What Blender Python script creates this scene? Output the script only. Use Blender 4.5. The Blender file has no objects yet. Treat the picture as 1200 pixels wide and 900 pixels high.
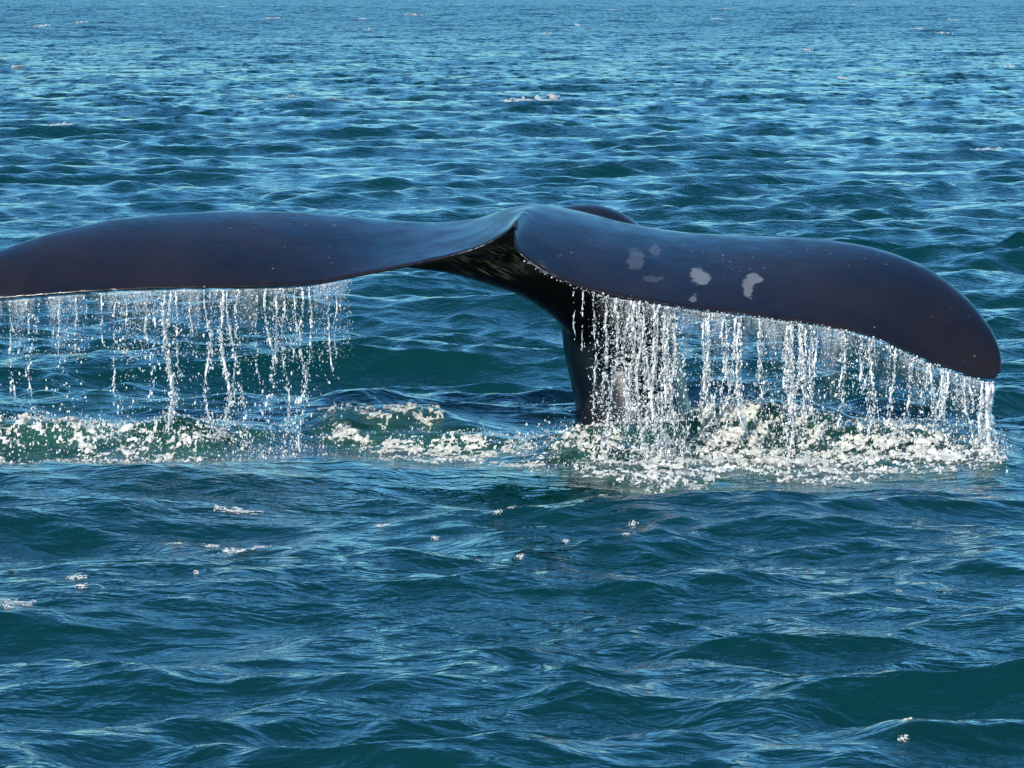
import bpy, math, random
import numpy as np
from mathutils import Vector

rng = np.random.default_rng(7)
random.seed(7)
scene = bpy.context.scene
COL = scene.collection

# ------------------------------------------------------------------ camera
CAM_H = 2.70
CAM_Y = -8.0
K = 0.005 / (16 - CAM_Y)            # radians per photo pixel (1200 wide)
PITCH = math.atan(470 * K)          # horizon lies a little above the frame
cam_d = bpy.data.cameras.new('camera')
cam = bpy.data.objects.new('camera', cam_d)
COL.objects.link(cam)
cam.location = (0, CAM_Y, CAM_H)
cam.rotation_euler = (math.pi / 2 - PITCH, 0, 0)
cam_d.sensor_width = 36
cam_d.lens = 36 / (1200 * K)
cam_d.clip_start = 0.1
cam_d.clip_end = 20000
scene.camera = cam

# ------------------------------------------------------------------ world, sun, exposure
SUN_EL, SUN_AZ = math.radians(34), math.radians(-150)   # azimuth clockwise from +Y
world = bpy.data.worlds.new('World')
scene.world = world
world.use_nodes = True
wn = world.node_tree
wn.nodes.clear()
sky = wn.nodes.new('ShaderNodeTexSky')
sky.sky_type = 'NISHITA'
sky.sun_disc = False
sky.sun_elevation = SUN_EL
sky.sun_rotation = SUN_AZ
sky.air_density = 1.5
sky.dust_density = 0.0
sky.ozone_density = 6.0
bg = wn.nodes.new('ShaderNodeBackground')
bg.inputs['Strength'].default_value = 0.12
wo = wn.nodes.new('ShaderNodeOutputWorld')
tint = wn.nodes.new('ShaderNodeMix')            # the deep blue of a clean sea sky
tint.data_type = 'RGBA'; tint.blend_type = 'MULTIPLY'
tint.inputs[0].default_value = 1.0
tint.inputs[7].default_value = (0.40, 0.80, 1.06, 1)
wn.links.new(sky.outputs[0], tint.inputs[6])
wn.links.new(tint.outputs[2], bg.inputs['Color'])
wn.links.new(bg.outputs[0], wo.inputs['Surface'])

sun_d = bpy.data.lights.new('sun', 'SUN')
sun_d.energy = 5.0
sun_d.angle = math.radians(0.5)
sun_d.color = (1.0, 0.95, 0.86)
sun = bpy.data.objects.new('sun', sun_d)
COL.objects.link(sun)
sdir = Vector((math.sin(SUN_AZ) * math.cos(SUN_EL), math.cos(SUN_AZ) * math.cos(SUN_EL), math.sin(SUN_EL)))
sun.rotation_euler = sdir.to_track_quat('Z', 'Y').to_euler()
sun.location = sdir * 50

vs = scene.view_settings
vs.view_transform = 'Standard'
vs.look = 'None'
vs.exposure = 0.7
vs.gamma = 1.0
vs.use_curve_mapping = False


# ------------------------------------------------------------------ helpers
def at(px, py, Y):
    """world point that stands at distance Y and is seen at a photo pixel"""
    a = (px - 600) * K
    b = (450 - py) * K
    dy = math.cos(PITCH) + b * math.sin(PITCH)
    dz = -math.sin(PITCH) + b * math.cos(PITCH)
    t = (Y - CAM_Y) / dy
    return np.array([a * t, Y, CAM_H + dz * t])


def ground(px, py, z=0.0):
    a = (px - 600) * K
    b = (450 - py) * K
    dy = math.cos(PITCH) + b * math.sin(PITCH)
    dz = -math.sin(PITCH) + b * math.cos(PITCH)
    t = (z - CAM_H) / dz
    return np.array([a * t, CAM_Y + dy * t])


def hash2(ix, iy, seed):
    h = (ix.astype(np.int64) * 374761393 + iy.astype(np.int64) * 668265263 + seed * 974634777) & 0xFFFFFFFF
    h = ((h ^ (h >> 13)) * 1274126177) & 0xFFFFFFFF
    h = h ^ (h >> 16)
    return h


def perlin(x, y, seed=0):
    x = np.asarray(x, dtype=np.float64); y = np.asarray(y, dtype=np.float64)
    x0 = np.floor(x); y0 = np.floor(y)
    fx = x - x0; fy = y - y0
    u = fx * fx * fx * (fx * (fx * 6 - 15) + 10)
    v = fy * fy * fy * (fy * (fy * 6 - 15) + 10)

    def g(ox, oy):
        a = hash2(x0 + ox, y0 + oy, seed) / 4294967296.0 * 2 * np.pi
        return np.cos(a) * (fx - ox) + np.sin(a) * (fy - oy)
    n0 = g(0, 0) * (1 - u) + g(1, 0) * u
    n1 = g(0, 1) * (1 - u) + g(1, 1) * u
    return (n0 * (1 - v) + n1 * v) * 1.5


def fbm(x, y, seed=0, octaves=4, gain=0.5):
    s = 0; a = 1.0
    for o in range(octaves):
        s = s + a * perlin(x * 2 ** o + o * 17.3, y * 2 ** o - o * 9.1, seed + o)
        a *= gain
    return s


def sstep(a, b, x):
    t = np.clip((x - a) / (b - a), 0, 1)
    return t * t * (3 - 2 * t)


def mesh_from(name, verts, faces, mat, smooth=True):
    me = bpy.data.meshes.new(name)
    verts = np.asarray(verts, dtype=np.float32)
    faces = np.asarray(faces, dtype=np.int32)
    nv, nf, k = len(verts), len(faces), faces.shape[1]
    me.vertices.add(nv)
    me.vertices.foreach_set('co', verts.ravel())
    me.loops.add(nf * k)
    me.loops.foreach_set('vertex_index', faces.ravel())
    me.polygons.add(nf)
    me.polygons.foreach_set('loop_start', np.arange(nf, dtype=np.int32) * k)
    me.polygons.foreach_set('use_smooth', np.full(nf, smooth, dtype=bool))
    me.update(calc_edges=True)
    me.validate()
    ob = bpy.data.objects.new(name, me)
    COL.objects.link(ob)
    if mat:
        me.materials.append(mat)
    return ob


def tag(o, label, cat=None, kind=None, group=None):
    o['label'] = label
    if cat: o['category'] = cat
    if kind: o['kind'] = kind
    if group: o['group'] = group


def grid_faces(nr, nc):
    i = np.arange(nr - 1)[:, None] * nc + np.arange(nc - 1)[None, :]
    i = i.ravel()
    return np.stack([i, i + 1, i + 1 + nc, i + nc], 1)


# ------------------------------------------------------------------ materials
def new_mat(name):
    m = bpy.data.materials.new(name)
    m.use_nodes = True
    nt = m.node_tree
    b = nt.nodes['Principled BSDF']
    return m, nt, b


def nodes_noise(nt, vec, scale, detail=2, rough=0.5, sx=1, sy=1, sz=1, dist=0.0):
    mp = nt.nodes.new('ShaderNodeMapping')
    mp.inputs['Scale'].default_value = (sx, sy, sz)
    nt.links.new(vec, mp.inputs['Vector'])
    n = nt.nodes.new('ShaderNodeTexNoise')
    n.inputs['Scale'].default_value = scale
    n.inputs['Detail'].default_value = detail
    n.inputs['Roughness'].default_value = rough
    n.inputs['Distortion'].default_value = dist
    nt.links.new(mp.outputs[0], n.inputs['Vector'])
    return n.outputs['Fac']


def math_node(nt, op, a, b=None, c=None, clamp=False):
    n = nt.nodes.new('ShaderNodeMath')
    n.operation = op
    n.use_clamp = clamp
    for i, v in enumerate((a, b, c)):
        if v is None: continue
        if isinstance(v, (int, float)): n.inputs[i].default_value = v
        else: nt.links.new(v, n.inputs[i])
    return n.outputs[0]


def map_range(nt, v, a, b, c, d):
    n = nt.nodes.new('ShaderNodeMapRange')
    n.interpolation_type = 'SMOOTHSTEP'
    nt.links.new(v, n.inputs[0])
    for i, x in enumerate((a, b, c, d)):
        n.inputs[i + 1].default_value = x
    return n.outputs[0]


def sea_material():
    m, nt, b = new_mat('sea_water')
    geo = nt.nodes.new('ShaderNodeNewGeometry')
    pos = geo.outputs['Position']
    at_ = nt.nodes.new('ShaderNodeAttribute'); at_.attribute_name = 'aerated_shadow_lift'
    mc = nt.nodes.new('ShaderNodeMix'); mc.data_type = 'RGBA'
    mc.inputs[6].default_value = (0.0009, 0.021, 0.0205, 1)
    mc.inputs[7].default_value = (0.020, 0.085, 0.066, 1)      # water full of small bubbles; also painted over the fluke shadow
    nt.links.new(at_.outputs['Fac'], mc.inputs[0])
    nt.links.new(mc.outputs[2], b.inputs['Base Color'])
    b.subsurface_method = 'BURLEY'                          # light wanders through the water before it comes back
    b.inputs['Subsurface Weight'].default_value = 1.0
    b.inputs['Subsurface Radius'].default_value = (0.5, 1.0, 1.0)
    b.inputs['Subsurface Scale'].default_value = 1.5
    b.inputs['IOR'].default_value = 1.333
    # fine wind ripples, crests lying across the wind
    n1 = nodes_noise(nt, pos, 6.0, 3, 0.55, 0.55, 1.0, 0.4, 0.6)
    n2 = nodes_noise(nt, pos, 20.0, 2, 0.5, 0.6, 1.0, 0.4, 0.4)
    sep = nt.nodes.new('ShaderNodeSeparateXYZ')
    nt.links.new(pos, sep.inputs[0])
    far = map_range(nt, sep.outputs['Y'], 25, 110, 0.0, 1)
    nt.links.new(map_range(nt, sep.outputs['Y'], 20, 260, 0.05, 0.23), b.inputs['Roughness'])
    # gusts: rippled and slicker stretches
    gust = map_range(nt, nodes_noise(nt, pos, 0.35, 2, 0.5, 0.5, 1.0, 0.0), 0.35, 0.65, 0.45, 1.2)
    h = math_node(nt, 'MULTIPLY', n1, 0.052)
    h = math_node(nt, 'MULTIPLY_ADD', n2, 0.0120, h)
    h = math_node(nt, 'MULTIPLY', h, gust)
    bp = nt.nodes.new('ShaderNodeBump')
    bp.inputs['Strength'].default_value = 1.0
    bp.inputs['Distance'].default_value = 1.0
    nt.links.new(h, bp.inputs['Height'])
    # chop too fine for the far part of the sheet, as slopes
    mp = nt.nodes.new('ShaderNodeMapping')
    mp.inputs['Scale'].default_value = (1.2, 0.9, 0.3)
    nt.links.new(pos, mp.inputs['Vector'])
    nz = nt.nodes.new('ShaderNodeTexNoise')
    nz.inputs['Scale'].default_value = 2.6
    nz.inputs['Detail'].default_value = 4
    nz.inputs['Roughness'].default_value = 0.65
    nt.links.new(mp.outputs[0], nz.inputs['Vector'])
    c0 = nt.nodes.new('ShaderNodeVectorMath'); c0.operation = 'SUBTRACT'
    nt.links.new(nz.outputs['Color'], c0.inputs[0]); c0.inputs[1].default_value = (0.5, 0.5, 0.5)
    c1 = nt.nodes.new('ShaderNodeVectorMath'); c1.operation = 'MULTIPLY'
    nt.links.new(c0.outputs[0], c1.inputs[0]); c1.inputs[1].default_value = (1.1, 2.4, 0.0)
    c2 = nt.nodes.new('ShaderNodeVectorMath'); c2.operation = 'SCALE'
    nt.links.new(c1.outputs[0], c2.inputs[0]); nt.links.new(far, c2.inputs['Scale'])
    c3 = nt.nodes.new('ShaderNodeVectorMath'); c3.operation = 'ADD'
    nt.links.new(bp.outputs[0], c3.inputs[0]); nt.links.new(c2.outputs[0], c3.inputs[1])
    c4 = nt.nodes.new('ShaderNodeVectorMath'); c4.operation = 'NORMALIZE'
    nt.links.new(c3.outputs[0], c4.inputs[0])
    nt.links.new(c4.outputs[0], b.inputs['Normal'])
    return m


def whale_material():
    m, nt, b = new_mat('whale_skin')
    geo = nt.nodes.new('ShaderNodeNewGeometry')
    pos = geo.outputs['Position']
    big = nodes_noise(nt, pos, 1.6, 4, 0.6)
    cr = nt.nodes.new('ShaderNodeValToRGB')
    cr.color_ramp.elements[0].position = 0.35
    cr.color_ramp.elements[0].color = (0.0045, 0.0045, 0.007, 1)
    cr.color_ramp.elements[1].position = 0.68
    cr.color_ramp.elements[1].color = (0.0125, 0.0085, 0.008, 1)
    nt.links.new(big, cr.inputs[0])
    col = cr.outputs[0]
    sep = nt.nodes.new('ShaderNodeSeparateXYZ')
    # ragged edge for the pale scars
    nz = nt.nodes.new('ShaderNodeTexNoise')
    nz.inputs['Scale'].default_value = 11
    nz.inputs['Detail'].default_value = 3
    nt.links.new(pos, nz.inputs['Vector'])
    va = nt.nodes.new('ShaderNodeVectorMath'); va.operation = 'SUBTRACT'
    nt.links.new(nz.outputs['Color'], va.inputs[0]); va.inputs[1].default_value = (0.5, 0.5, 0.5)
    vb = nt.nodes.new('ShaderNodeVectorMath'); vb.operation = 'MULTIPLY_ADD'
    nt.links.new(va.outputs[0], vb.inputs[0]); vb.inputs[1].default_value = (0.07, 0.07, 0.07)
    nt.links.new(pos, vb.inputs[2])
    nt.links.new(vb.outputs[0], sep.inputs[0])
    tot = None
    for px, py, rx, rz, s in [(744, 302, .055, .06, .28), (768, 294, .03, .035, .26), (762, 320, .06, .016, .2),
                              (817, 319, .062, .042, .8), (807, 340, .024, .02, .55), (871, 331, .028, .048, .7), (880, 323, .05, .026, .75)]:
        c = at(px, py, 15.8)
        dx = math_node(nt, 'DIVIDE', math_node(nt, 'SUBTRACT', sep.outputs['X'], float(c[0])), rx)
        dz = math_node(nt, 'DIVIDE', math_node(nt, 'SUBTRACT', sep.outputs['Z'], float(c[2])), rz)
        d = math_node(nt, 'ADD', math_node(nt, 'MULTIPLY', dx, dx), math_node(nt, 'MULTIPLY', dz, dz))
        mk = map_range(nt, d, 0.55, 1.2, s, 0)
        tot = mk if tot is None else math_node(nt, 'MAXIMUM', tot, mk)
    mix = nt.nodes.new('ShaderNodeMix'); mix.data_type = 'RGBA'
    nt.links.new(tot, mix.inputs[0]); nt.links.new(col, mix.inputs[6])
    mix.inputs[7].default_value = (0.125, 0.125, 0.13, 1)
    # pale streaky skin under the notch, colour brightened so the shaded underside looks lit
    c = at(588, 308, 16.3)
    dx = math_node(nt, 'DIVIDE', math_node(nt, 'SUBTRACT', sep.outputs['X'], float(c[0])), 0.30)
    dz = math_node(nt, 'DIVIDE', math_node(nt, 'SUBTRACT', sep.outputs['Z'], float(c[2])), 0.11)
    d = math_node(nt, 'ADD', math_node(nt, 'MULTIPLY', dx, dx), math_node(nt, 'MULTIPLY', dz, dz))
    rot = nt.nodes.new('ShaderNodeMapping'); rot.inputs['Rotation'].default_value = (0, math.radians(-28), 0)
    nt.links.new(pos, rot.inputs['Vector'])
    stk = map_range(nt, nodes_noise(nt, rot.outputs[0], 9, 3, 0.6, 0.6, 0.6, 7), 0.5, 0.7, 0, 1)
    stk = math_node(nt, 'MULTIPLY', stk, map_range(nt, d, 0.1, 1.3, 1.0, 0))
    mixs = nt.nodes.new('ShaderNodeMix'); mixs.data_type = 'RGBA'
    nt.links.new(stk, mixs.inputs[0]); nt.links.new(mix.outputs[2], mixs.inputs[6])
    mixs.inputs[7].default_value = (0.40, 0.40, 0.25, 1)
    mix = mixs
    # tiny pale specks and nicks
    vo = nt.nodes.new('ShaderNodeTexVoronoi'); vo.inputs['Scale'].default_value = 16
    nt.links.new(pos, vo.inputs['Vector'])
    sp = map_range(nt, vo.outputs['Distance'], 0.06, 0.12, 1, 0)
    gate = map_range(nt, nodes_noise(nt, pos, 2.2, 2), 0.55, 0.66, 0, 0.5)
    sp = math_node(nt, 'MULTIPLY', sp, gate)
    mix2 = nt.nodes.new('ShaderNodeMix'); mix2.data_type = 'RGBA'
    nt.links.new(sp, mix2.inputs[0]); nt.links.new(mix.outputs[2], mix2.inputs[6])
    mix2.inputs[7].default_value = (0.35, 0.33, 0.33, 1)
    # fine pale scratches running along the fluke
    rt = nt.nodes.new('ShaderNodeMapping'); rt.inputs['Rotation'].default_value = (0, math.radians(24), math.radians(8))
    nt.links.new(pos, rt.inputs['Vector'])
    sc_ = map_range(nt, nodes_noise(nt, rt.outputs[0], 6, 2, 0.5, 0.8, 1.5, 16), 0.69, 0.75, 0, 0.22)
    sc_ = math_node(nt, 'MULTIPLY', sc_, map_range(nt, nodes_noise(nt, pos, 1.7, 2), 0.55, 0.66, 0, 1))
    mix3 = nt.nodes.new('ShaderNodeMix'); mix3.data_type = 'RGBA'
    nt.links.new(sc_, mix3.inputs[0]); nt.links.new(mix2.outputs[2], mix3.inputs[6])
    mix3.inputs[7].default_value = (0.12, 0.11, 0.12, 1)
    nt.links.new(mix3.outputs[2], b.inputs['Base Color'])
    rg = map_range(nt, nodes_noise(nt, pos, 5, 4, 0.6, 1, 1, 1), 0.3, 0.7, 0.22, 0.36)
    nt.links.new(rg, b.inputs['Roughness'])
    b.inputs['IOR'].default_value = 1.37
    fine = nodes_noise(nt, pos, 45, 3, 0.6)
    wide = nodes_noise(nt, pos, 5, 2, 0.5)
    h = math_node(nt, 'MULTIPLY_ADD', fine, 0.0003, math_node(nt, 'MULTIPLY', wide, 0.004))
    bp = nt.nodes.new('ShaderNodeBump')
    bp.inputs['Distance'].default_value = 1.0
    nt.links.new(h, bp.inputs['Height'])
    nt.links.new(bp.outputs[0], b.inputs['Normal'])
    return m


def foam_material():
    m, nt, b = new_mat('sea_foam')
    geo = nt.nodes.new('ShaderNodeNewGeometry')
    pos = geo.outputs['Position']
    n = nodes_noise(nt, pos, 26, 4, 0.65)
    cr = nt.nodes.new('ShaderNodeValToRGB')
    cr.color_ramp.elements[0].position = 0.3
    cr.color_ramp.elements[0].color = (0.34, 0.36, 0.31, 1)
    cr.color_ramp.elements[1].position = 0.62
    cr.color_ramp.elements[1].color = (0.70, 0.68, 0.62, 1)
    nt.links.new(n, cr.inputs[0])
    nt.links.new(cr.outputs[0], b.inputs['Base Color'])
    b.inputs['Roughness'].default_value = 0.4
    b.inputs['IOR'].default_value = 1.33
    out = nt.nodes['Material Output']
    tr = nt.nodes.new('ShaderNodeBsdfTranslucent')
    tr.inputs['Color'].default_value = (0.75, 0.74, 0.68, 1)
    mx = nt.nodes.new('ShaderNodeMixShader'); mx.inputs[0].default_value = 0.25
    nt.links.new(b.outputs[0], mx.inputs[1]); nt.links.new(tr.outputs[0], mx.inputs[2])
    # holes between the bubbles, more of them where the froth is thin
    th = nt.nodes.new('ShaderNodeAttribute'); th.attribute_name = 'thick'
    hn = nodes_noise(nt, pos, 58, 3, 0.6, 1, 0.7, 1)
    k = math_node(nt, 'ADD', hn, math_node(nt, 'MULTIPLY', th.outputs['Fac'], 0.24))
    al = map_range(nt, k, 0.47, 0.66, 0, 1)
    tp = nt.nodes.new('ShaderNodeBsdfTransparent')
    mh = nt.nodes.new('ShaderNodeMixShader')
    nt.links.new(al, mh.inputs[0]); nt.links.new(tp.outputs[0], mh.inputs[1]); nt.links.new(mx.outputs[0], mh.inputs[2])
    nt.links.new(mh.outputs[0], out.inputs['Surface'])
    bp = nt.nodes.new('ShaderNodeBump'); bp.inputs['Distance'].default_value = 0.012
    nt.links.new(n, bp.inputs['Height']); nt.links.new(bp.outputs[0], b.inputs['Normal'])
    return m


def spray_material():
    """clear water, whitened where it is torn and full of air"""
    m, nt, b = new_mat('falling_water')
    geo = nt.nodes.new('ShaderNodeNewGeometry')
    n = nodes_noise(nt, geo.outputs['Position'], 34, 2, 0.6, 1, 1, 0.6)
    b.inputs['Base Color'].default_value = (0.97, 0.98, 0.98, 1)
    b.inputs['Roughness'].default_value = 0.05
    b.inputs['IOR'].default_value = 1.33
    b.inputs['Transmission Weight'].default_value = 1.0
    out = nt.nodes['Material Output']
    df = nt.nodes.new('ShaderNodeBsdfDiffuse'); df.inputs['Color'].default_value = (0.86, 0.86, 0.84, 1)
    tr = nt.nodes.new('ShaderNodeBsdfTranslucent'); tr.inputs['Color'].default_value = (0.86, 0.86, 0.84, 1)
    mw = nt.nodes.new('ShaderNodeMixShader'); mw.inputs[0].default_value = 0.35
    nt.links.new(df.outputs[0], mw.inputs[1]); nt.links.new(tr.outputs[0], mw.inputs[2])
    mx = nt.nodes.new('ShaderNodeMixShader')
    nt.links.new(map_range(nt, n, 0.40, 0.62, 0.12, 0.95), mx.inputs[0])
    nt.links.new(b.outputs[0], mx.inputs[1]); nt.links.new(mw.outputs[0], mx.inputs[2])
    nt.links.new(mx.outputs[0], out.inputs['Surface'])
    return m


def film_material():
    m, nt, b = new_mat('water_film')
    nt.nodes.remove(b)
    geo = nt.nodes.new('ShaderNodeNewGeometry')
    pos = geo.outputs['Position']
    n = nodes_noise(nt, pos, 14, 4, 0.7, 2.2, 1.0, 0.35)
    n2 = nodes_noise(nt, pos, 70, 3, 0.7, 1.0, 1.0, 0.45)
    fd = nt.nodes.new('ShaderNodeAttribute'); fd.attribute_name = 'thick'
    k = math_node(nt, 'ADD', math_node(nt, 'MULTIPLY', n, 0.55), math_node(nt, 'MULTIPLY', n2, 0.45))
    k = math_node(nt, 'ADD', k, math_node(nt, 'MULTIPLY', fd.outputs['Fac'], 0.22))
    al = math_node(nt, 'MULTIPLY', map_range(nt, k, 0.48, 0.80, 0, 0.42), fd.outputs['Fac'])
    df = nt.nodes.new('ShaderNodeBsdfDiffuse'); df.inputs['Color'].default_value = (0.80, 0.82, 0.82, 1)
    tr = nt.nodes.new('ShaderNodeBsdfTranslucent'); tr.inputs['Color'].default_value = (0.80, 0.82, 0.82, 1)
    mw = nt.nodes.new('ShaderNodeMixShader'); mw.inputs[0].default_value = 0.4
    nt.links.new(df.outputs[0], mw.inputs[1]); nt.links.new(tr.outputs[0], mw.inputs[2])
    tp = nt.nodes.new('ShaderNodeBsdfTransparent')
    mx = nt.nodes.new('ShaderNodeMixShader')
    nt.links.new(al, mx.inputs[0]); nt.links.new(tp.outputs[0], mx.inputs[1]); nt.links.new(mw.outputs[0], mx.inputs[2])
    nt.links.new(mx.outputs[0], nt.nodes['Material Output'].inputs['Surface'])
    return m


M_FILM = film_material()
M_SEA, M_WHALE, M_FOAM, M_SPRAY = sea_material(), whale_material(), foam_material(), spray_material()

# ------------------------------------------------------------------ the sea: one sheet of wind waves
NW = 170
lam = np.exp(rng.uniform(math.log(0.13), math.log(4.4), NW))
lam.sort()
spread = np.where(lam < 0.9, 0.66, 0.42)
ang = rng.normal(0, 1, NW) * spread + math.radians(-90 + 8)       # running towards the boat
kx = 2 * np.pi / lam * np.cos(ang)
ky = 2 * np.pi / lam * np.sin(ang)
kk = 2 * np.pi / lam
RMS_SLOPE = 0.212
slope_w = np.where(lam > 2.6, 0.72, np.where(lam > 1.4, 0.95, np.where(lam > 0.4, 1.45, 1.0)))
ak = RMS_SLOPE * np.sqrt(2 / NW) * slope_w
amp = ak / kk
phase = rng.uniform(0, 2 * np.pi, NW)
CHOP = 0.95


def dy_of(Y):
    return np.where(Y < 18, 0.025, np.where(Y < 480, np.minimum(0.025 + np.maximum(Y - 18, 0) * 0.0042, 0.66), np.where(Y < 860, 0.95, 0.95 + (Y - 860) * 0.05)))


def w_of(Y):
    return 3.5 + 0.21 * np.abs(Y - CAM_Y)


def dx_of(Y):
    return w_of(Y) / 480.0


# ridges of thrown-up water round the tail: polylines (photo x, ground photo y, height m)
RIDGES = [
    ([(-160, 527, .10), (-60, 527, .19), (40, 528, .22), (140, 528, .20), (240, 527, .22), (310, 524, .14), (360, 520, .04), (400, 518, 0)], .27, .34),
    ([(300, 514, 0), (350, 513, .13), (410, 512, .20), (480, 511, .21), (540, 512, .14), (600, 512, .06), (660, 510, 0)], .26, .34),
    ([(330, 520, 0), (400, 521, .07), (500, 520, .10), (580, 522, .08), (640, 524, .04)], .16, .25),
    ([(580, 528, 0), (640, 529, .10), (700, 528, .12), (760, 525, .14), (820, 522, .22), (880, 519, .29), (940, 521, .22), (1000, 525, .16), (1080, 530, .14), (1150, 534, .09), (1200, 534, 0)], .30, .42),
    ([(-60, 566, 0), (60, 568, .03), (250, 565, .05), (400, 562, .03), (520, 562, 0)], .5, .6),
]


def ridge_height(x, y):
    H = np.zeros_like(x)
    for pts, w0, w1 in RIDGES:
        gx, gy, gh = [], [], []
        for px, py, h in pts:
            g = ground(px, py)
            gx.append(g[0]); gy.append(g[1]); gh.append(h)
        yc = np.interp(x, gx, gy) + 0.10 * perlin(x * 1.3, x * 0 + 3.3, 5)
        hh = np.interp(x, gx, gh, left=0, right=0)
        d = y - yc
        w = np.where(d < 0, w0, w1) * 1.4
        H = np.maximum(H, hh * np.exp(-(d / w) ** 2))
    lump = 1 + 0.22 * fbm(x * 2.4, y * 2.4, 11, 3)
    return H * lump


def displace(x, y):
    """world position of the sea surface for a resting position (float arrays)"""
    x = np.asarray(x, np.float64); y = np.asarray(y, np.float64)
    dyv = dy_of(y); dxv = dx_of(y)
    X = x.copy(); Yv = y.copy(); Z = np.zeros_like(x)
    mod = 1.0 + 0.45 * perlin(x * 0.23, y * 0.23, 21) + 0.25 * perlin(x * 0.07, y * 0.07, 22)
    slick = np.exp(-((y - 13.6) / 0.9) ** 2) * np.exp(-(x / 4.0) ** 4)
    calm = np.exp(-((y - 15.5) / 1.7) ** 4) * np.exp(-(x / 4.5) ** 4)     # knocked flat round the tail
    for i in range(NW):
        a = amp[i] * mod
        a = a * (1 - (0.35 if lam[i] < 0.8 else 0.7) * calm)
        if lam[i] < 1.5:
            a = a * (1 - 0.4 * slick)
        need = np.maximum(dyv * abs(ky[i]), dxv * abs(kx[i])) / (2 * np.pi)      # grid steps per wave
        f = 1 - np.clip((need - 0.22) / 0.2, 0, 1)
        near = f > 0
        if not near.any():
            continue
        th = kx[i] * x + ky[i] * y + phase[i]
        s, c = np.sin(th), np.cos(th)
        a = a * f
        Z += a * c
        X -= CHOP * a * s * (kx[i] / kk[i])
        Yv -= CHOP * a * s * (ky[i] / kk[i])
    nr = (y > 10) & (y < 21)
    if nr.any():
        Z[nr] += ridge_height(x[nr], y[nr])
    return X, Yv, Z


rows = []
y = -40.0
while y < 3.0:
    rows.append(y); y += max(0.05, (3.4 - y) * 0.09)
y = 3.0
while y < 5.0:
    rows.append(y); y += 0.03
while y < 1000:
    rows.append(y); y += float(dy_of(np.array(y)))
while y < 9000:
    rows.append(y); y *= 1.08
rows = np.array(rows)
NC = 560
t = np.linspace(-1, 1, NC)
# dense in the middle, opening out to the sides
tw = np.sign(t) * np.where(np.abs(t) < 0.8, np.abs(t) * 0.62, 0.496 + (np.abs(t) - 0.8) ** 1.5 * 5.64)
tw[0] = -1.6; tw[-1] = 1.6
gx = tw[None, :] * w_of(rows)[:, None]
gx[:, 0] -= 40 + np.abs(rows) * 2; gx[:, -1] += 40 + np.abs(rows) * 2
gy = np.repeat(rows[:, None], NC, 1)
gx = gx.ravel(); gy = gy.ravel()
PX, PY, PZ = displace(gx, gy)
sea = mesh_from('sea', np.stack([PX, PY, PZ], 1), grid_faces(len(rows), NC), M_SEA)
sea['kind'] = 'structure'
sea['label'] = 'choppy blue green sea with dark green wave faces'
print('SEA', len(rows), NC, len(rows) * NC * 2)

# ------------------------------------------------------------------ the whale's tail: one continuous skin
# stations along each half of the flukes: leading edge, trailing edge (photo position, distance), thickness, camber
RIGHT = [
    ((640, 251), 16.75, (604, 261), 15.72, .20, .02),
    ((652, 251), 16.75, (601, 272), 15.62, .19, .03),
    ((668, 252), 16.75, (605, 295), 15.52, .18, .05),
    ((695, 257), 16.75, (640, 321), 15.46, .17, .07),
    ((740, 267), 16.72, (700, 344), 15.43, .165, .07),
    ((805, 276), 16.66, (798, 361), 15.41, .16, .06),
    ((885, 279), 16.56, (880, 371), 15.41, .15, .055),
    ((960, 282), 16.44, (960, 382), 15.42, .14, .05),
    ((1030, 293), 16.28, (1022, 396), 15.44, .13, .045),
    ((1088, 316), 16.10, (1075, 419), 15.46, .12, .04),
    ((1132, 348), 15.94, (1120, 437), 15.48, .10, .03),
    ((1160, 383), 15.80, (1148, 445), 15.50, .08, .02),
    ((1172, 409), 15.68, (1163, 446), 15.52, .06, .01),
    ((1175, 427), 15.60, (1170, 444), 15.54, .03, .0),
]
LEFT = [
    ((640, 251), 16.75, (604, 261), 15.72, .20, .02),
    ((600, 252), 16.78, (590, 276), 15.77, .19, .02),
    ((560, 261), 16.80, (556, 293), 15.80, .18, .0),
    ((510, 264), 16.80, (502, 307), 15.80, .17, -.01),
    ((440, 259), 16.78, (430, 322), 15.76, .16, .0),
    ((370, 252), 16.74, (360, 335), 15.70, .15, .03),
    ((290, 249), 16.68, (285, 338), 15.66, .14, .05),
    ((210, 252), 16.58, (205, 339), 15.64, .13, .05),
    ((140, 258), 16.46, (130, 342), 15.64, .12, .05),
    ((70, 272), 16.32, (60, 347), 15.66, .11, .045),
    ((10, 292), 16.18, (0, 352), 15.70, .10, .04),
    ((-40, 313), 16.04, (-45, 355), 15.74, .08, .03),
    ((-72, 335), 15.92, (-78, 357), 15.78, .05, .01),
    ((-82, 347), 15.86, (-84, 357), 15.80, .03, 0),
]


def catmull(P, n):
    P = np.asarray(P, float)
    Q = np.vstack([2 * P[0] - P[1], P, 2 * P[-1] - P[-2]])
    out = []
    for i in range(1, len(Q) - 2):
        for s in np.linspace(0, 1, n, endpoint=False):
            a, b, c, d = Q[i - 1], Q[i], Q[i + 1], Q[i + 2]
            out.append(0.5 * ((2 * b) + (-a + c) * s + (2 * a - 5 * b + 4 * c - d) * s * s + (-a + 3 * b - 3 * c + d) * s ** 3))
    out.append(P[-1])
    return np.array(out)


TRAIL = {}


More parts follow.
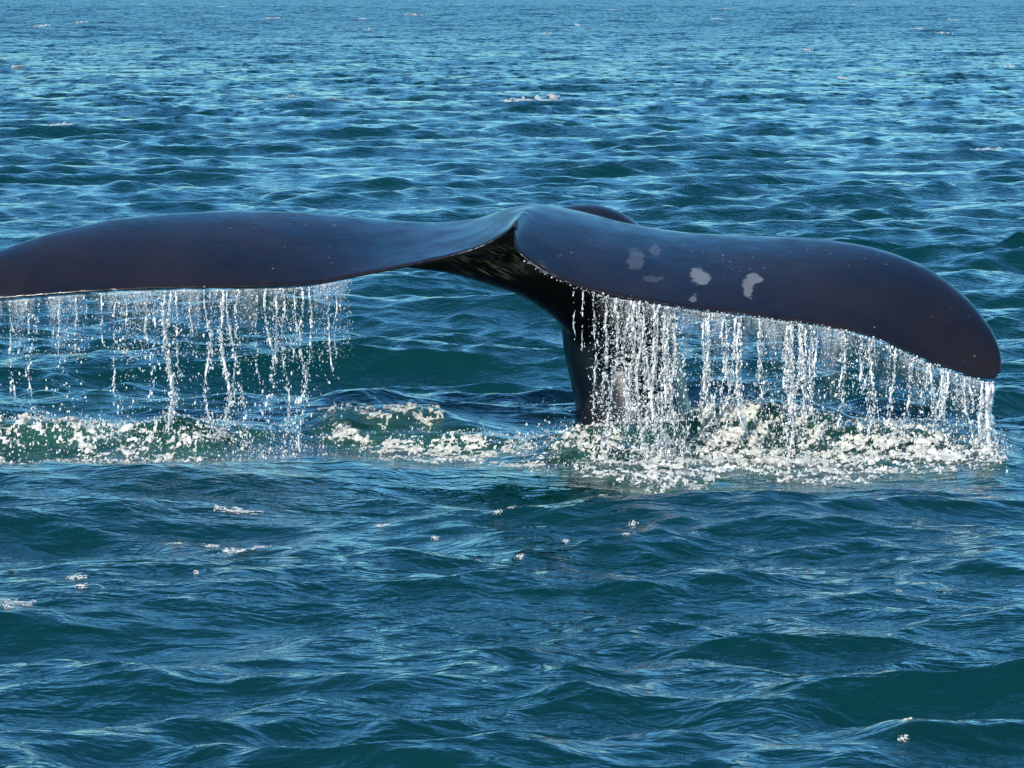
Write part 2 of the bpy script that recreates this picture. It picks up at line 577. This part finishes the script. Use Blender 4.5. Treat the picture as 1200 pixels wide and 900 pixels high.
def fluke_mesh(stations, key):
    P = []
    for (lx, ly), lY, (tx, ty), tY, th, cb in stations:
        lY, tY = (16.6 + (q - 16.6) * 1.3 for q in (lY, tY))
        P.append(np.concatenate([at(lx, ly, lY), at(tx, ty, tY), [th, cb]]))
    S = catmull(P, 7)
    TRAIL[key] = S[:, 3:6].copy()

    NV = 22
    verts = []
    for r in S:
        L, T, th, cb = r[:3], r[3:6], max(r[6], 0.02), r[7]
        ch = T - L
        n = np.array([0, -ch[2], ch[1]])
        if n[2] < 0: n = -n
        n /= np.linalg.norm(n) + 1e-9
        ring = []
        for side in (1, -1):
            js = range(0, NV + 1) if side == 1 else range(NV - 1, 0, -1)
            for j in js:
                v = (1 - math.cos(math.pi * j / NV)) / 2
                tk = 2.6 * (0.2969 * math.sqrt(v) - 0.126 * v - 0.3516 * v * v + 0.2843 * v ** 3 - 0.1015 * v ** 4) + 0.0 * math.sqrt(v)
                tk = tk * th + 0.010 * min(1, v * 8)
                dr = np.array([0, 0.25, -1.0]) * 0.0 * (max(v - 0.82, 0) / 0.18) ** 2 * min(1, th / 0.1)
                ring.append(L + ch * v + dr + n * (cb * 4 * v * (1 - v) + side * tk * (1.0 if side == 1 else 0.9)))
        verts.append(ring)
    nr, nc = len(verts), len(verts[0])
    V = np.array(verts).reshape(-1, 3).tolist()
    F = []
    for i in range(nr - 1):
        for j in range(nc):
            a, b = i * nc + j, i * nc + (j + 1) % nc
            F.append((a, b, b + nc, a + nc))
    for i in (0, nr - 1):
        c = len(V)
        V.append(np.mean(np.array(verts[i]), 0).tolist())
        for j in range(nc):
            F.append((i * nc + j, i * nc + (j + 1) % nc, c, c))
    return V, F


def tube_mesh(pts, n=28):
    """pts: centre(3), half width across the view, half depth"""
    S = catmull(pts, 8)
    V, F = [], []
    for i, r in enumerate(S):
        c = r[:3]
        d = S[min(i + 1, len(S) - 1), :3] - S[max(i - 1, 0), :3]
        d /= np.linalg.norm(d) + 1e-9
        a = np.cross(d, [0, 1, 0.0]) if abs(d[1]) < 0.9 else np.array([1.0, 0, 0])
        a /= np.linalg.norm(a)
        b = np.cross(a, d)
        for j in range(n):
            th = 2 * math.pi * j / n
            V.append((c + a * math.cos(th) * r[3] + b * math.sin(th) * r[4]).tolist())
    nr = len(S)
    for i in range(nr - 1):
        for j in range(n):
            a, b = i * n + j, i * n + (j + 1) % n
            F.append((a, b, b + n, a + n))
    for i in (0, nr - 1):
        c = len(V)
        V.append(S[i, :3].tolist())
        for j in range(n):
            F.append((i * n + j, i * n + (j + 1) % n, c, c))
    return V, F


def stn(px, py, Y, ra, rb):
    return np.concatenate([at(px, py, Y), [ra, rb]])


pieces = [fluke_mesh(RIGHT, 'R'), fluke_mesh(LEFT, 'L')]
# tail stock: rises from the sea behind the right fluke, arches over and runs into the flukes
pieces.append(tube_mesh([stn(765, 640, 17.10, .46, .60), stn(757, 560, 17.10, .42, .56), stn(744, 490, 17.12, .36, .50), stn(735, 440, 17.14, .35, .45),
                         stn(725, 395, 17.16, .35, .38), stn(716, 350, 17.15, .32, .33), stn(700, 315, 17.05, .28, .30),
                         stn(680, 292, 16.85, .23, .22), stn(655, 276, 16.55, .17, .15), stn(634, 272, 16.25, .11, .10), stn(614, 268, 15.88, .06, .055)]))
# dorsal ridge where the stock arches over
pieces.append(tube_mesh([stn(615, 268, 16.95, .08, .10), stn(655, 261, 17.05, .095, .15), stn(692, 258, 17.15, .10, .18), stn(722, 269, 17.2, .11, .18), stn(752, 296, 17.25, .12, .16)]))
# fairing under the root of the left fluke
pieces.append(tube_mesh([stn(708, 355, 17.0, .29, .28), stn(668, 330, 16.9, .24, .28), stn(625, 312, 16.75, .20, .25), stn(580, 304, 16.6, .16, .22), stn(535, 298, 16.45, .125, .18), stn(490, 300, 16.35, .08, .12), stn(445, 300, 16.3, .04, .05)]))

pieces.append(tube_mesh([stn(650, 272, 16.45, .12, .2), stn(612, 274, 16.25, .105, .2), stn(576, 286, 16.25, .085, .18), stn(535, 296, 16.3, .05, .1)]))

V, F = [], []
for pv, pf in pieces:
    o = len(V)
    V += pv
    F += [tuple(i + o for i in f) for f in pf]
F = [f[:3] if len(f) == 4 and f[2] == f[3] else f for f in F]
me = bpy.data.meshes.new('whale_raw')
me.from_pydata(V, [], F)
me.update()
raw = bpy.data.objects.new('whale_raw', me)
COL.objects.link(raw)
md = raw.modifiers.new('remesh', 'REMESH')
md.mode = 'VOXEL'
md.voxel_size = 0.0105
md.use_smooth_shade = True
dg = bpy.context.evaluated_depsgraph_get()
wm = bpy.data.meshes.new_from_object(raw.evaluated_get(dg))
bpy.data.objects.remove(raw)
bpy.data.meshes.remove(me)
nv = len(wm.vertices)
co = np.empty(nv * 3, np.float32); wm.vertices.foreach_get('co', co); co = co.reshape(-1, 3).astype(np.float64)
ne = len(wm.edges)
ed = np.empty(ne * 2, np.int32); wm.edges.foreach_get('vertices', ed); ed = ed.reshape(-1, 2)
deg = np.bincount(ed.ravel(), minlength=nv).astype(float)
# smooth more where stock, ridge and flukes run into each other, less along the thin edges
te = np.vstack([np.stack([np.interp(np.linspace(0, len(q) - 1, len(q) * 3), np.arange(len(q)), q[:, k]) for k in range(3)], 1) for q in (TRAIL['R'], TRAIL['L'])])
dmin = np.full(nv, 9.0)
for p in te:
    dmin = np.minimum(dmin, np.linalg.norm(co - p, axis=1))
rootc = at(660, 290, 16.9)
dr = np.linalg.norm((co - rootc) * np.array([0.7, 0.8, 1.0]), axis=1)
w_root = sstep(1.3, 0.5, dr)
w_all = 0.12 + 0.88 * w_root
w_all *= sstep(0.02, 0.16, dmin) * 0.9 + 0.1
w_all = np.maximum(w_all, 0.5 * sstep(0.06, 0.02, dmin))
for it in range(46):
    s = np.zeros_like(co)
    for ax in range(3):
        s[:, ax] = np.bincount(ed[:, 0], co[ed[:, 1], ax], nv) + np.bincount(ed[:, 1], co[ed[:, 0], ax], nv)
    avg = s / deg[:, None]
    co += (avg - co) * (w_all * 0.6)[:, None]
wm.vertices.foreach_set('co', co.astype(np.float32).ravel())
wm.polygons.foreach_set('use_smooth', np.ones(len(wm.polygons), bool))
wm.update()
wm.name = 'whale'
whale = bpy.data.objects.new('whale', wm)
COL.objects.link(whale)
wm.materials.clear(); wm.materials.append(M_WHALE)
tag(whale, 'dark wet whale tail with both flukes raised above the sea, pale scars on one fluke', 'whale')
print('WHALE', len(wm.polygons))

# ------------------------------------------------------------------ foam
def thickness(o, val):
    at_ = o.data.attributes.new('thick', 'FLOAT', 'POINT')
    at_.data.foreach_set('value', np.asarray(val, np.float32))


def sheet_foam(name, x0, x1, y0, y1, dx, dy, maskfn, lump, label, lift=0.008):
    xs = np.arange(x0, x1, dx); ys = np.arange(y0, y1, dy)
    nx, ny = len(xs), len(ys)
    gx = np.repeat(xs[None, :], ny, 0).ravel(); gy = np.repeat(ys[:, None], nx, 1).ravel()
    m = maskfn(gx, gy)
    F = grid_faces(ny, nx)
    keep = (m[F] > 0).all(1)
    F = F[keep]
    used = np.unique(F)
    remap = np.full(nx * ny, -1); remap[used] = np.arange(len(used))
    gx, gy, m = gx[used], gy[used], m[used]
    X, Yv, Z = displace(gx, gy)
    b = fbm(gx * 22, gy * 22, 41, 3, 0.6)
    froth = np.abs(b) * 0.6 + 0.8 * np.abs(perlin(gx * 9, gy * 9, 47))
    Z = Z + lift + lump * np.clip(m, 0, 1) * froth
    X = X + lump * 0.5 * perlin(gx * 26, gy * 26, 51) * np.clip(m, 0, 1)
    Yv = Yv + lump * 0.5 * perlin(gx * 26, gy * 26, 52) * np.clip(m, 0, 1)
    o = mesh_from(name, np.stack([X, Yv, Z], 1), remap[F], M_FOAM)
    thickness(o, np.clip(m, 0, 1))
    tag(o, label, 'foam', 'stuff')
    print('FOAM', name, len(F))
    return o


def zone(x, y, lines):
    """soft coverage from polylines (photo x, ground photo y, strength, half depth m)"""
    C = np.zeros_like(x)
    for pts in lines:
        g = [ground(p[0], p[1]) for p in pts]
        gx = [a[0] for a in g]
        yc = np.interp(x, gx, [a[1] for a in g]) + 0.36 * fbm(x * 1.9, x * 0 + 7.7, 15, 3)
        st = np.interp(x, gx, [p[2] for p in pts], left=0, right=0)
        hw = np.interp(x, gx, [p[3] for p in pts]) * 1.4
        C = np.maximum(C, st * (1 - np.clip(np.abs(y - yc) / hw, 0, 1) ** 2))
    return C


def lace(x, y, seed):
    wx = x + 0.10 * fbm(x * 3, y * 3, seed + 3, 2)
    wy = y + 0.10 * fbm(x * 3, y * 3, seed + 4, 2)
    r = 1 - np.abs(fbm(wx * 4.5, wy * 4.4, seed, 4, 0.6)) * 1.9        # net of ridges
    r2 = 1 - np.abs(fbm(wx * 15, wy * 17, seed + 9, 3, 0.6)) * 1.9
    return 0.45 * r + 0.55 * r2


LEFT_ZONE = [[(-160, 533, .75, .38), (0, 533, .85, .42), (90, 534, .85, .42), (200, 533, .75, .42), (300, 528, .6, .34), (345, 522, .35, .2), (370, 520, 0, .1)],
             [(-160, 549, .68, .35), (100, 550, .72, .35), (260, 547, .68, .35), (360, 544, 0, .3)]]
MID_ZONE = [[(330, 512, 0, .1), (370, 512, .95, .24), (430, 511, .95, .22), (480, 510, 1.0, .20), (515, 510, .9, .16), (535, 509, 0, .05)],
            [(340, 521, .2, .1), (400, 523, .95, .20), (470, 525, .98, .24), (560, 527, .95, .26), (640, 526, .7, .30), (660, 528, 0, .3)],
            [(380, 537, .2, .1), (460, 538, .9, .16), (560, 541, .95, .22), (640, 543, .85, .26)],
            [(590, 490, .0, .1), (610, 489, .8, .10), (635, 489, .8, .10), (660, 490, 0, .1)]]
RIGHT_ZONE = [[(590, 537, 0, .2), (640, 537, .7, .40), (700, 538, .85, .50), (780, 540, .85, .68), (860, 540, .95, .80), (940, 541, .9, .76), (1020, 541, .85, .62), (1100, 540, .8, .44), (1165, 541, .85, .28), (1195, 540, 0, .15)],
              [(600, 550, .4, .3), (700, 556, .74, .4), (850, 559, .78, .45), (1000, 558, .74, .4), (1180, 552, .5, .3)]]

aer_lift = np.zeros(len(gx))
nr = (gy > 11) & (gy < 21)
def aerated_shadow_lift(x, y):
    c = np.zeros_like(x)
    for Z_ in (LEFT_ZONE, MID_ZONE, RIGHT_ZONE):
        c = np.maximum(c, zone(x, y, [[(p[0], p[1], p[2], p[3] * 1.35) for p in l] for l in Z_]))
    c = np.maximum(c, 0.45 * np.exp(-((y - 17.4) / 1.4) ** 4) * np.exp(-((x + 0.2) / 2.6) ** 4))     # lighter green painted in to lift the dark fluke shadow
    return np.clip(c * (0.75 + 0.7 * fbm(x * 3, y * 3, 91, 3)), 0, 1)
aer_lift[nr] = aerated_shadow_lift(gx[nr], gy[nr])
a_ = sea.data.attributes.new('aerated_shadow_lift', 'FLOAT', 'POINT')
a_.data.foreach_set('value', aer_lift.astype(np.float32))

sheet_foam('churned_foam', -4.6, -1.1, 13.0, 17.4, 0.008, 0.015,
           lambda x, y: (zone(x, y, LEFT_ZONE) * 1.15 + lace(x, y, 61) * 0.9 - 1.18) * 3, 0.030, 'churned white foam on the swell under the unmarked fluke')
sheet_foam('churned_foam', -1.6, 0.5, 13.6, 18.4, 0.008, 0.015,
           lambda x, y: (zone(x, y, MID_ZONE) * 1.15 + lace(x, y, 63) * 0.9 - 1.20) * 3, 0.02, 'thin lacy foam lines on the green swell beside the tail stock')
sheet_foam('churned_foam', -0.2, 3.3, 12.8, 17.4, 0.008, 0.015,
           lambda x, y: (zone(x, y, RIGHT_ZONE) * 1.2 + lace(x, y, 65) * 0.85 - 1.12) * 3, 0.030, 'thick white froth where water falls from the scarred fluke')

# flecks of drifting foam in front of the whale and breaking crests far off
FLECKS = [(648, 585, 26, 5), (605, 592, 14, 4), (272, 632, 26, 4), (205, 624, 16, 3), (245, 626, 16, 3), (300, 626, 12, 3), (150, 665, 26, 6), (120, 672, 14, 4), (65, 667, 14, 4),
          (90, 697, 18, 3.5), (98, 706, 12, 2.5), (25, 720, 30, 6), (15, 727, 12, 4), (280, 600, 40, 3), (440, 612, 12, 2), (232, 690, 6, 2), (660, 640, 6, 2), (612, 653, 8, 2),
          (735, 620, 8, 2), (755, 632, 6, 2), (735, 640, 6, 2), (1040, 678, 6, 2), (1062, 692, 6, 2), (1058, 872, 16, 1.2), (1062, 884, 14, 1.2), (1110, 778, 18, 2), (1085, 780, 10, 2),
          (815, 565, 16, 5), (850, 572, 20, 3), (880, 570, 12, 3), (760, 577, 10, 3), (905, 590, 8, 2), (700, 600, 8, 2), (590, 608, 8, 2), (575, 610, 6, 2), (570, 660, 5, 1.5), (500, 625, 6, 2)]
CAPS = [(640, 117, 34, 3.5), (610, 121, 24, 2), (1150, 181, 26, 3), (70, 152, 16, 3.5), (640, 40, 9, 2.5), (485, 18, 14, 1.5), (423, 23, 9, 2), (50, 31, 8, 2), (848, 11, 8, 1.5), (840, 23, 9, 1.5),
        (715, 12, 8, 1.5), (1075, 34, 6, 1.5), (1105, 40, 9, 1.5), (1118, 24, 5, 1.5), (167, 5, 5, 1.5), (676, 30, 6, 1.2), (95, 27, 8, 1.2), (320, 22, 12, 1.2), (430, 36, 8, 1.2), (1085, 10, 6, 1.5),
        (400, 121, 22, 1.8), (340, 115, 14, 1.5), (990, 93, 10, 1.2), (560, 123, 30, 1.2), (1185, 80, 10, 1.6), (20, 82, 10, 1.4), (945, 60, 10, 1.2), (260, 8, 6, 1.2), (540, 6, 5, 1.0), (1000, 6, 5, 1.2)]


def patches(name, items, label, n=40, lift=0.005, lump=0.004, cut=0.30, grow=1.25):
    VV, FF, TT, o = [], [], [], 0
    for i, (px, py, rx, ry) in enumerate(items):
        g = ground(px, py)
        ex = rx * K * g[1] * 1.25 * grow
        g2 = ground(px, py + ry * 0.7 * grow)
        ey = abs(g[1] - g2[1]) if ry < 8 or py > 300 else 1.0
        ey = min(max(ey, 0.03), 5.0)
        nx = n; ny = max(10, int(n * 0.7))
        xs = np.linspace(-1, 1, nx); ys = np.linspace(-1, 1, ny)
        ux = np.repeat(xs[None, :], ny, 0).ravel(); uy = np.repeat(ys[:, None], nx, 1).ravel()
        x = g[0] + ux * ex; y = g[1] + uy * ey
        m = 1 - (ux ** 2 + uy ** 2) + 1.1 * fbm(ux * 3.2 + i * 7.7, uy * 2.2, 80 + i, 4, 0.65) - cut
        F = grid_faces(ny, nx)
        F = F[(m[F] > 0).all(1)]
        if not len(F): continue
        used = np.unique(F); rm = np.full(nx * ny, -1); rm[used] = np.arange(len(used))
        X, Yv, Z = displace(x[used], y[used])
        Z += lift + lump * np.clip(m[used], 0, 1) * (0.4 + np.abs(fbm(ux[used] * 6, uy[used] * 6, 99 + i, 2)))
        TT.append(np.clip(m[used], 0, 1) * 0.7 + 0.05)
        VV.append(np.stack([X, Yv, Z], 1)); FF.append(rm[F] + o); o += len(used)
    ob = mesh_from(name, np.vstack(VV), np.vstack(FF), M_FOAM)
    thickness(ob, np.concatenate(TT))
    tag(ob, label, 'foam', 'stuff')


patches('drifting_foam', FLECKS, 'scattered flecks of white foam drifting on the open water before the whale')
patches('whitecap_foam', CAPS, 'tiny white breaking crests far off behind the whale', 26, 0.02, 0.04, 0.26, 0.85)

# ------------------------------------------------------------------ falling water
OCT_V = np.array([(1, 0, 0), (-1, 0, 0), (0, 1, 0), (0, -1, 0), (0, 0, 1), (0, 0, -1)], float)
OCT_F = np.array([(0, 2, 4), (2, 1, 4), (1, 3, 4), (3, 0, 4), (2, 0, 5), (1, 2, 5), (3, 1, 5), (0, 3, 5)])
tt = (1 + 5 ** 0.5) / 2
ICO_V = np.array([(-1, tt, 0), (1, tt, 0), (-1, -tt, 0), (1, -tt, 0), (0, -1, tt), (0, 1, tt), (0, -1, -tt), (0, 1, -tt), (tt, 0, -1), (tt, 0, 1), (-tt, 0, -1), (-tt, 0, 1)])
ICO_V = ICO_V / np.linalg.norm(ICO_V[0])
ICO_F = np.array([(0, 11, 5), (0, 5, 1), (0, 1, 7), (0, 7, 10), (0, 10, 11), (1, 5, 9), (5, 11, 4), (11, 10, 2), (10, 7, 6), (7, 1, 8), (3, 9, 4), (3, 4, 2), (3, 2, 6), (3, 6, 8), (3, 8, 9), (4, 9, 5), (2, 4, 11), (6, 2, 10), (8, 6, 7), (9, 8, 1)])


class Spray:
    def __init__(self):
        self.v, self.f, self.o = [], [], 0

    def drops(self, P, R, stretch=2.4):
        P = np.asarray(P); R = np.minimum(np.asarray(R), 0.0062)
        for sel, BV, BF in ((R < 0.0048, OCT_V, OCT_F), (R >= 0.0055, ICO_V, ICO_F)):
            p, r = P[sel], R[sel]
            n = len(p)
            if not n: continue
            sc = np.stack([r * rng.uniform(.7, 1.2, n), r * rng.uniform(.7, 1.2, n), r * rng.uniform(.9, stretch, n)], 1)
            V = BV[None] * sc[:, None, :] * rng.uniform(.8, 1.2, (n, len(BV), 1)) + p[:, None, :]
            F = BF[None] + (np.arange(n) * len(BV))[:, None, None] + self.o
            self.v.append(V.reshape(-1, 3)); self.f.append(F.reshape(-1, 3)); self.o += n * len(BV)

    def rope(self, P, R, n=6):
        """irregular tube through P; breaks wherever R falls to zero"""
        i = 0
        N = len(P)
        while i < N:
            if R[i] <= 0: i += 1; continue
            j = i
            while j < N and R[j] > 0: j += 1
            if j - i >= 3:
                p, r = P[i:j], R[i:j].copy()
                r[0] *= .3; r[-1] *= .3
                th = np.arange(n) / n * 2 * np.pi
                jit = rng.uniform(.65, 1.35, (j - i, n))
                V = np.stack([p[:, None, 0] + np.cos(th)[None] * r[:, None] * jit, p[:, None, 1] + np.sin(th)[None] * r[:, None] * jit, np.repeat(p[:, 2:3], n, 1)], 2).reshape(-1, 3)
                a = np.arange(j - i - 1)[:, None] * n + np.arange(n)[None]
                b = np.arange(j - i - 1)[:, None] * n + ((np.arange(n) + 1) % n)[None]
                q = np.stack([a, b, b + n, a + n], 2).reshape(-1, 4)
                T = np.vstack([q[:, [0, 1, 2]], q[:, [0, 2, 3]]])
                self.v.append(V); self.f.append(T + self.o); self.o += len(V)
            i = j

    def build(self, name, label):
        o = mesh_from(name, np.vstack(self.v), np.vstack(self.f), M_SPRAY)
        tag(o, label, 'falling water', 'stuff')
        print('SPRAY', name, sum(len(f) for f in self.f))
        return o


def trail_point(key, px):
    S = TRAIL[key]
    # photo x of every trailing-edge sample
    d = (S[:, 1] - CAM_Y) * math.cos(PITCH) - (S[:, 2] - CAM_H) * math.sin(PITCH)
    ix = 600 + S[:, 0] / d / K
    o = np.argsort(ix)
    return np.array([np.interp(px, ix[o], S[o, k]) for k in range(3)])


def surf_z(x, y):
    return float(displace(np.array([x]), np.array([y]))[2][0])


def stream(sp, key, px, length, r0, keep, nd, wander=0.03, seed=0, ndz=1.0):
    """one thread of water leaving the trailing edge; length 0..1 of the way down, keep = how unbroken"""
    p0 = trail_point(key, px)
    z1 = surf_z(p0[0], p0[1])
    zz = np.arange(p0[2] - 0.012, p0[2] - (p0[2] - z1 + 0.02) * length, -0.012)
    if len(zz) < 6: return
    u = (p0[2] - zz) / (p0[2] - z1)
    drift = rng.normal(0, 0.045)
    x = p0[0] + drift * u * u + wander * u * 1.6 * perlin(zz * 2.0, zz * 0 + seed * 3.7, 3) + 0.012 * perlin(zz * 9, zz * 0 + seed * 1.3, 4)
    y = p0[1] + wander * u * 1.6 * perlin(zz * 2.0, zz * 0 + seed * 5.1, 6) - 0.015 * u
    g = fbm(zz * 7, zz * 0 + seed * 2.1, 8, 3, 0.7)
    R = 0.5 * r0 * (0.75 + 0.9 * g)
    R = np.where(g + keep - 0.55 * u < 0, 0, np.clip(R, 0.15 * r0, 3 * r0))
    P = np.stack([x, y, zz], 1)
    sp.rope(P, R)
    # beads torn off the thread
    n = int(nd * len(zz) / 12)
    if n:
        k = rng.integers(0, len(zz), n)
        s = 0.003 + 0.022 * u[k] * rng.uniform(0, 1, n)
        D = P[k] + np.stack([rng.normal(0, 1, n) * s, rng.normal(0, 1, n) * s, rng.normal(0, .02, n)], 1)
        D[:, 2] = np.minimum(D[:, 2], p0[2] - 0.012)
        sp.drops(D, np.exp(rng.normal(math.log(0.0030), .45, n)), 3.0)


def curtain(sp, key, px0, px1, n, dens, zlen, rmed=0.0036, rsig=.45, power=1.0):
    """loose drops below the edge; dens(px)-weighted, thinning out downwards"""
    px = rng.uniform(px0, px1, n * 3)
    px = px[rng.uniform(0, 1, len(px)) < dens(px)][:n]
    S = np.array([trail_point(key, a) for a in px])
    u = rng.uniform(0, 1, len(px)) ** power * zlen
    z1 = displace(S[:, 0], S[:, 1])[2]
    z = S[:, 2] + (z1 - S[:, 2]) * u
    z = np.minimum(z, S[:, 2] - 0.01)
    P = np.stack([S[:, 0] + rng.normal(0, .03, len(px)) * u, S[:, 1] + rng.normal(0, .05, len(px)) * (0.2 + u), z], 1)
    sp.drops(P, np.exp(rng.normal(math.log(rmed), rsig, len(px))))


def film(key, px0, px1, lmin, lmax, seed, label):
    """the thin torn sheet of water hanging from the edge"""
    px = np.arange(px0, px1, 3.0)
    S = np.array([trail_point(key, a) for a in px])
    nr = 26
    ln = lmin + (lmax - lmin) * np.clip(0.5 + 0.9 * fbm(px / 30.0, px * 0 + seed, seed, 3), 0, 1)
    ends = sstep(0, 25, px - px0) * sstep(0, 25, px1 - px)
    t = np.linspace(0, 1, nr)[:, None]
    Z = S[None, :, 2] - 0.004 - t * ln[None, :]
    Y = S[None, :, 1] + 0.02 + 0.05 * t * perlin(px / 14.0 + 0 * t, t * 2 + seed, seed)
    X = S[None, :, 0] + 0.03 * t * perlin(px / 20.0 + 0 * t, t * 2 + seed, seed + 1)
    o = mesh_from('water_film', np.stack([X, Y, Z], 2).reshape(-1, 3), grid_faces(nr, len(px)), M_FILM)
    thickness(o, ((1 - t) ** 1.3 * ends[None, :] * np.clip(0.75 + 0.8 * fbm(px / 40.0, px * 0 + 2.0, seed + 4, 2), 0.15, 1)[None, :]).ravel())
    tag(o, label, 'falling water', 'stuff')


film('L', -70, 420, 0.12, 0.42, 3, 'thin torn sheet of water hanging from the unmarked fluke')
film('R', 690, 1168, 0.15, 0.55, 5, 'thin torn sheet of water hanging from the scarred fluke')

# --- under the left fluke: separate threads, a veil of fine drops near the edge
sp = Spray()
for i, (px, ln, r, kp, nd) in enumerate([
        (12, .75, .008, .10, 30), (45, .9, .006, -.05, 25), (70, .45, .006, .1, 20), (88, .4, .007, .15, 25), (118, .35, .006, .1, 15), (135, .8, .005, -.1, 20), (172, .35, .011, .35, 30),
        (181, .7, .007, .0, 25), (192, .98, .009, .2, 60), (200, .99, .012, .45, 90), (205, .6, .008, .3, 40), (240, .98, .008, .35, 45), (246, .5, .006, .1, 20), (262, .99, .011, .40, 80), (268, .97, .008, .2, 50), (278, .8, .006, .05, 30),
        (300, .8, .006, .0, 20), (312, .55, .011, .40, 40), (325, .9, .007, .15, 35), (333, .95, .008, .15, 35), (355, .97, .008, .30, 45), (362, .95, .006, .2, 40), (385, .5, .006, .1, 15), (395, .4, .005, .1, 12),
        (100, .3, .006, .2, 12), (30, .3, .006, .2, 12), (148, .25, .006, .2, 10), (225, .3, .006, .2, 10), (345, .4, .006, .2, 15), (-20, .8, .007, .1, 25), (-50, .8, .007, .1, 25)]):
    stream(sp, 'L', px, ln, r, kp, nd, 0.085, i + 1)
dl = lambda p: np.clip(0.35 + 0.65 * perlin(p / 22.0, p * 0 + .5, 31) + 0.1 * (p > 160) * (p < 380), 0.08, 1) * (p < 412)
curtain(sp, 'L', -80, 412, 7000, dl, 0.45, 0.0019, .35, 1.5)
curtain(sp, 'L', -80, 400, 2000, dl, 1.0, 0.0026, .5)
sp.build('water_curtain', 'thin threads and drops of water falling from the unmarked fluke')

# --- under the right fluke: a dense white curtain, thickest before the tail stock
sp = Spray()
xs = list(700 + 100 * rng.beta(1.6, 1.2, 13))
for c, n in ((828, 4), (846, 2), (864, 4), (893, 3), (928, 5), (941, 4), (953, 3), (985, 2), (1016, 4), (1026, 2), (1045, 2), (1068, 2), (1090, 3), (1106, 4), (1118, 1), (1136, 1)):
    xs += list(c + rng.normal(0, 3.0, n))
for i, px in enumerate(xs):
    if px < 800: ln, kp = rng.uniform(.55, 1.0), rng.uniform(0, .4)
    else: ln, kp = rng.choice([rng.uniform(.2, .5), rng.uniform(.6, 1.0)]), rng.uniform(-.05, .3)
    stream(sp, 'R', px, ln, rng.uniform(.005, .0095), kp, rng.uniform(22, 70), 0.08, 100 + i)
for i, (px, ln, r, kp, nd) in enumerate([(683, .35, .005, .1, 10), (672, .3, .004, .0, 6), (697, .7, .006, .25, 30), (722, .99, .010, .4, 80), (742, 1., .010, .4, 80), (768, 1., .012, .5, 90), (780, .9, .010, .4, 70),
                                         (828, .5, .010, .4, 50), (862, .6, .009, .3, 50), (928, .95, .010, .4, 70), (938, .9, .009, .35, 60), (950, .6, .009, .3, 40), (1018, .6, .009, .3, 40),
                                         (1090, .6, .011, .5, 60), (1105, .7, .012, .5, 80), (1112, .6, .010, .5, 60), (1130, .8, .008, .3, 40)]):
    stream(sp, 'R', px, ln, r, kp, nd, 0.06, 300 + i)
dr_ = lambda p: np.clip(0.5 + 0.6 * perlin(p / 16.0, p * 0 + 8.5, 33) + 0.35 * sstep(690, 740, p) * (p < 800), 0.1, 1) * sstep(680, 725, p)
curtain(sp, 'R', 690, 1165, 5000, dr_, 0.5, 0.0021, .4, 1.3)
curtain(sp, 'R', 690, 1165, 2800, dr_, 1.0, 0.0026, .5)
curtain(sp, 'R', 690, 805, 800, lambda p: sstep(680, 745, p), 1.0, 0.0032, .5)
# beads hanging along the edge of the lobe
px = np.concatenate([rng.uniform(610, 700, 60), rng.uniform(690, 1150, 260)])
S = np.array([trail_point('R', a) for a in px])
S[:, 1] -= 0.012
sp.drops(S + rng.normal(0, .004, S.shape), np.exp(rng.normal(math.log(.0034), .45, len(px))), 1.2)
sp.build('water_curtain', 'dense white curtain of water falling from the scarred fluke')

# --- solid stream off the right tip
sp = Spray()
for i, (px, r) in enumerate([(1158, .036), (1160, .042), (1156, .026), (1162, .024), (1151, .014)]):
    stream(sp, 'R', px, 1.0, r, .75 - .08 * i, 70, 0.03, 500 + i)
sp.build('water_stream', 'thick white stream of water pouring off the tip of the scarred fluke')

# --- drops thrown up where the water lands
sp = Spray()
def splash(px0, px1, py, n, hgt, dep):
    px = rng.uniform(px0, px1, n)
    g = np.array([ground(a, py) for a in px])
    g[:, 1] += rng.normal(0, dep * 1.35, n)
    X, Yv, Z = displace(g[:, 0], g[:, 1])
    h = rng.exponential(hgt, n) * np.clip(0.6 + 1.2 * perlin(X * 4, Yv * 2, 71), 0.1, 2)
    sp.drops(np.stack([X, Yv, Z + h], 1), np.exp(rng.normal(math.log(.0024), .55, n)), 2.0)
splash(-60, 350, 530, 3600, .022, .18)
splash(350, 620, 524, 700, .012, .14)
splash(600, 1180, 532, 5200, .035, .28)
splash(690, 800, 515, 900, .08, .15)
splash(850, 960, 524, 1200, .09, .15)
splash(1140, 1175, 534, 500, .05, .08)
splash(600, 645, 488, 140, .02, .05)
sp.build('splash_drops', 'bright drops thrown up from the foam around the whale tail')
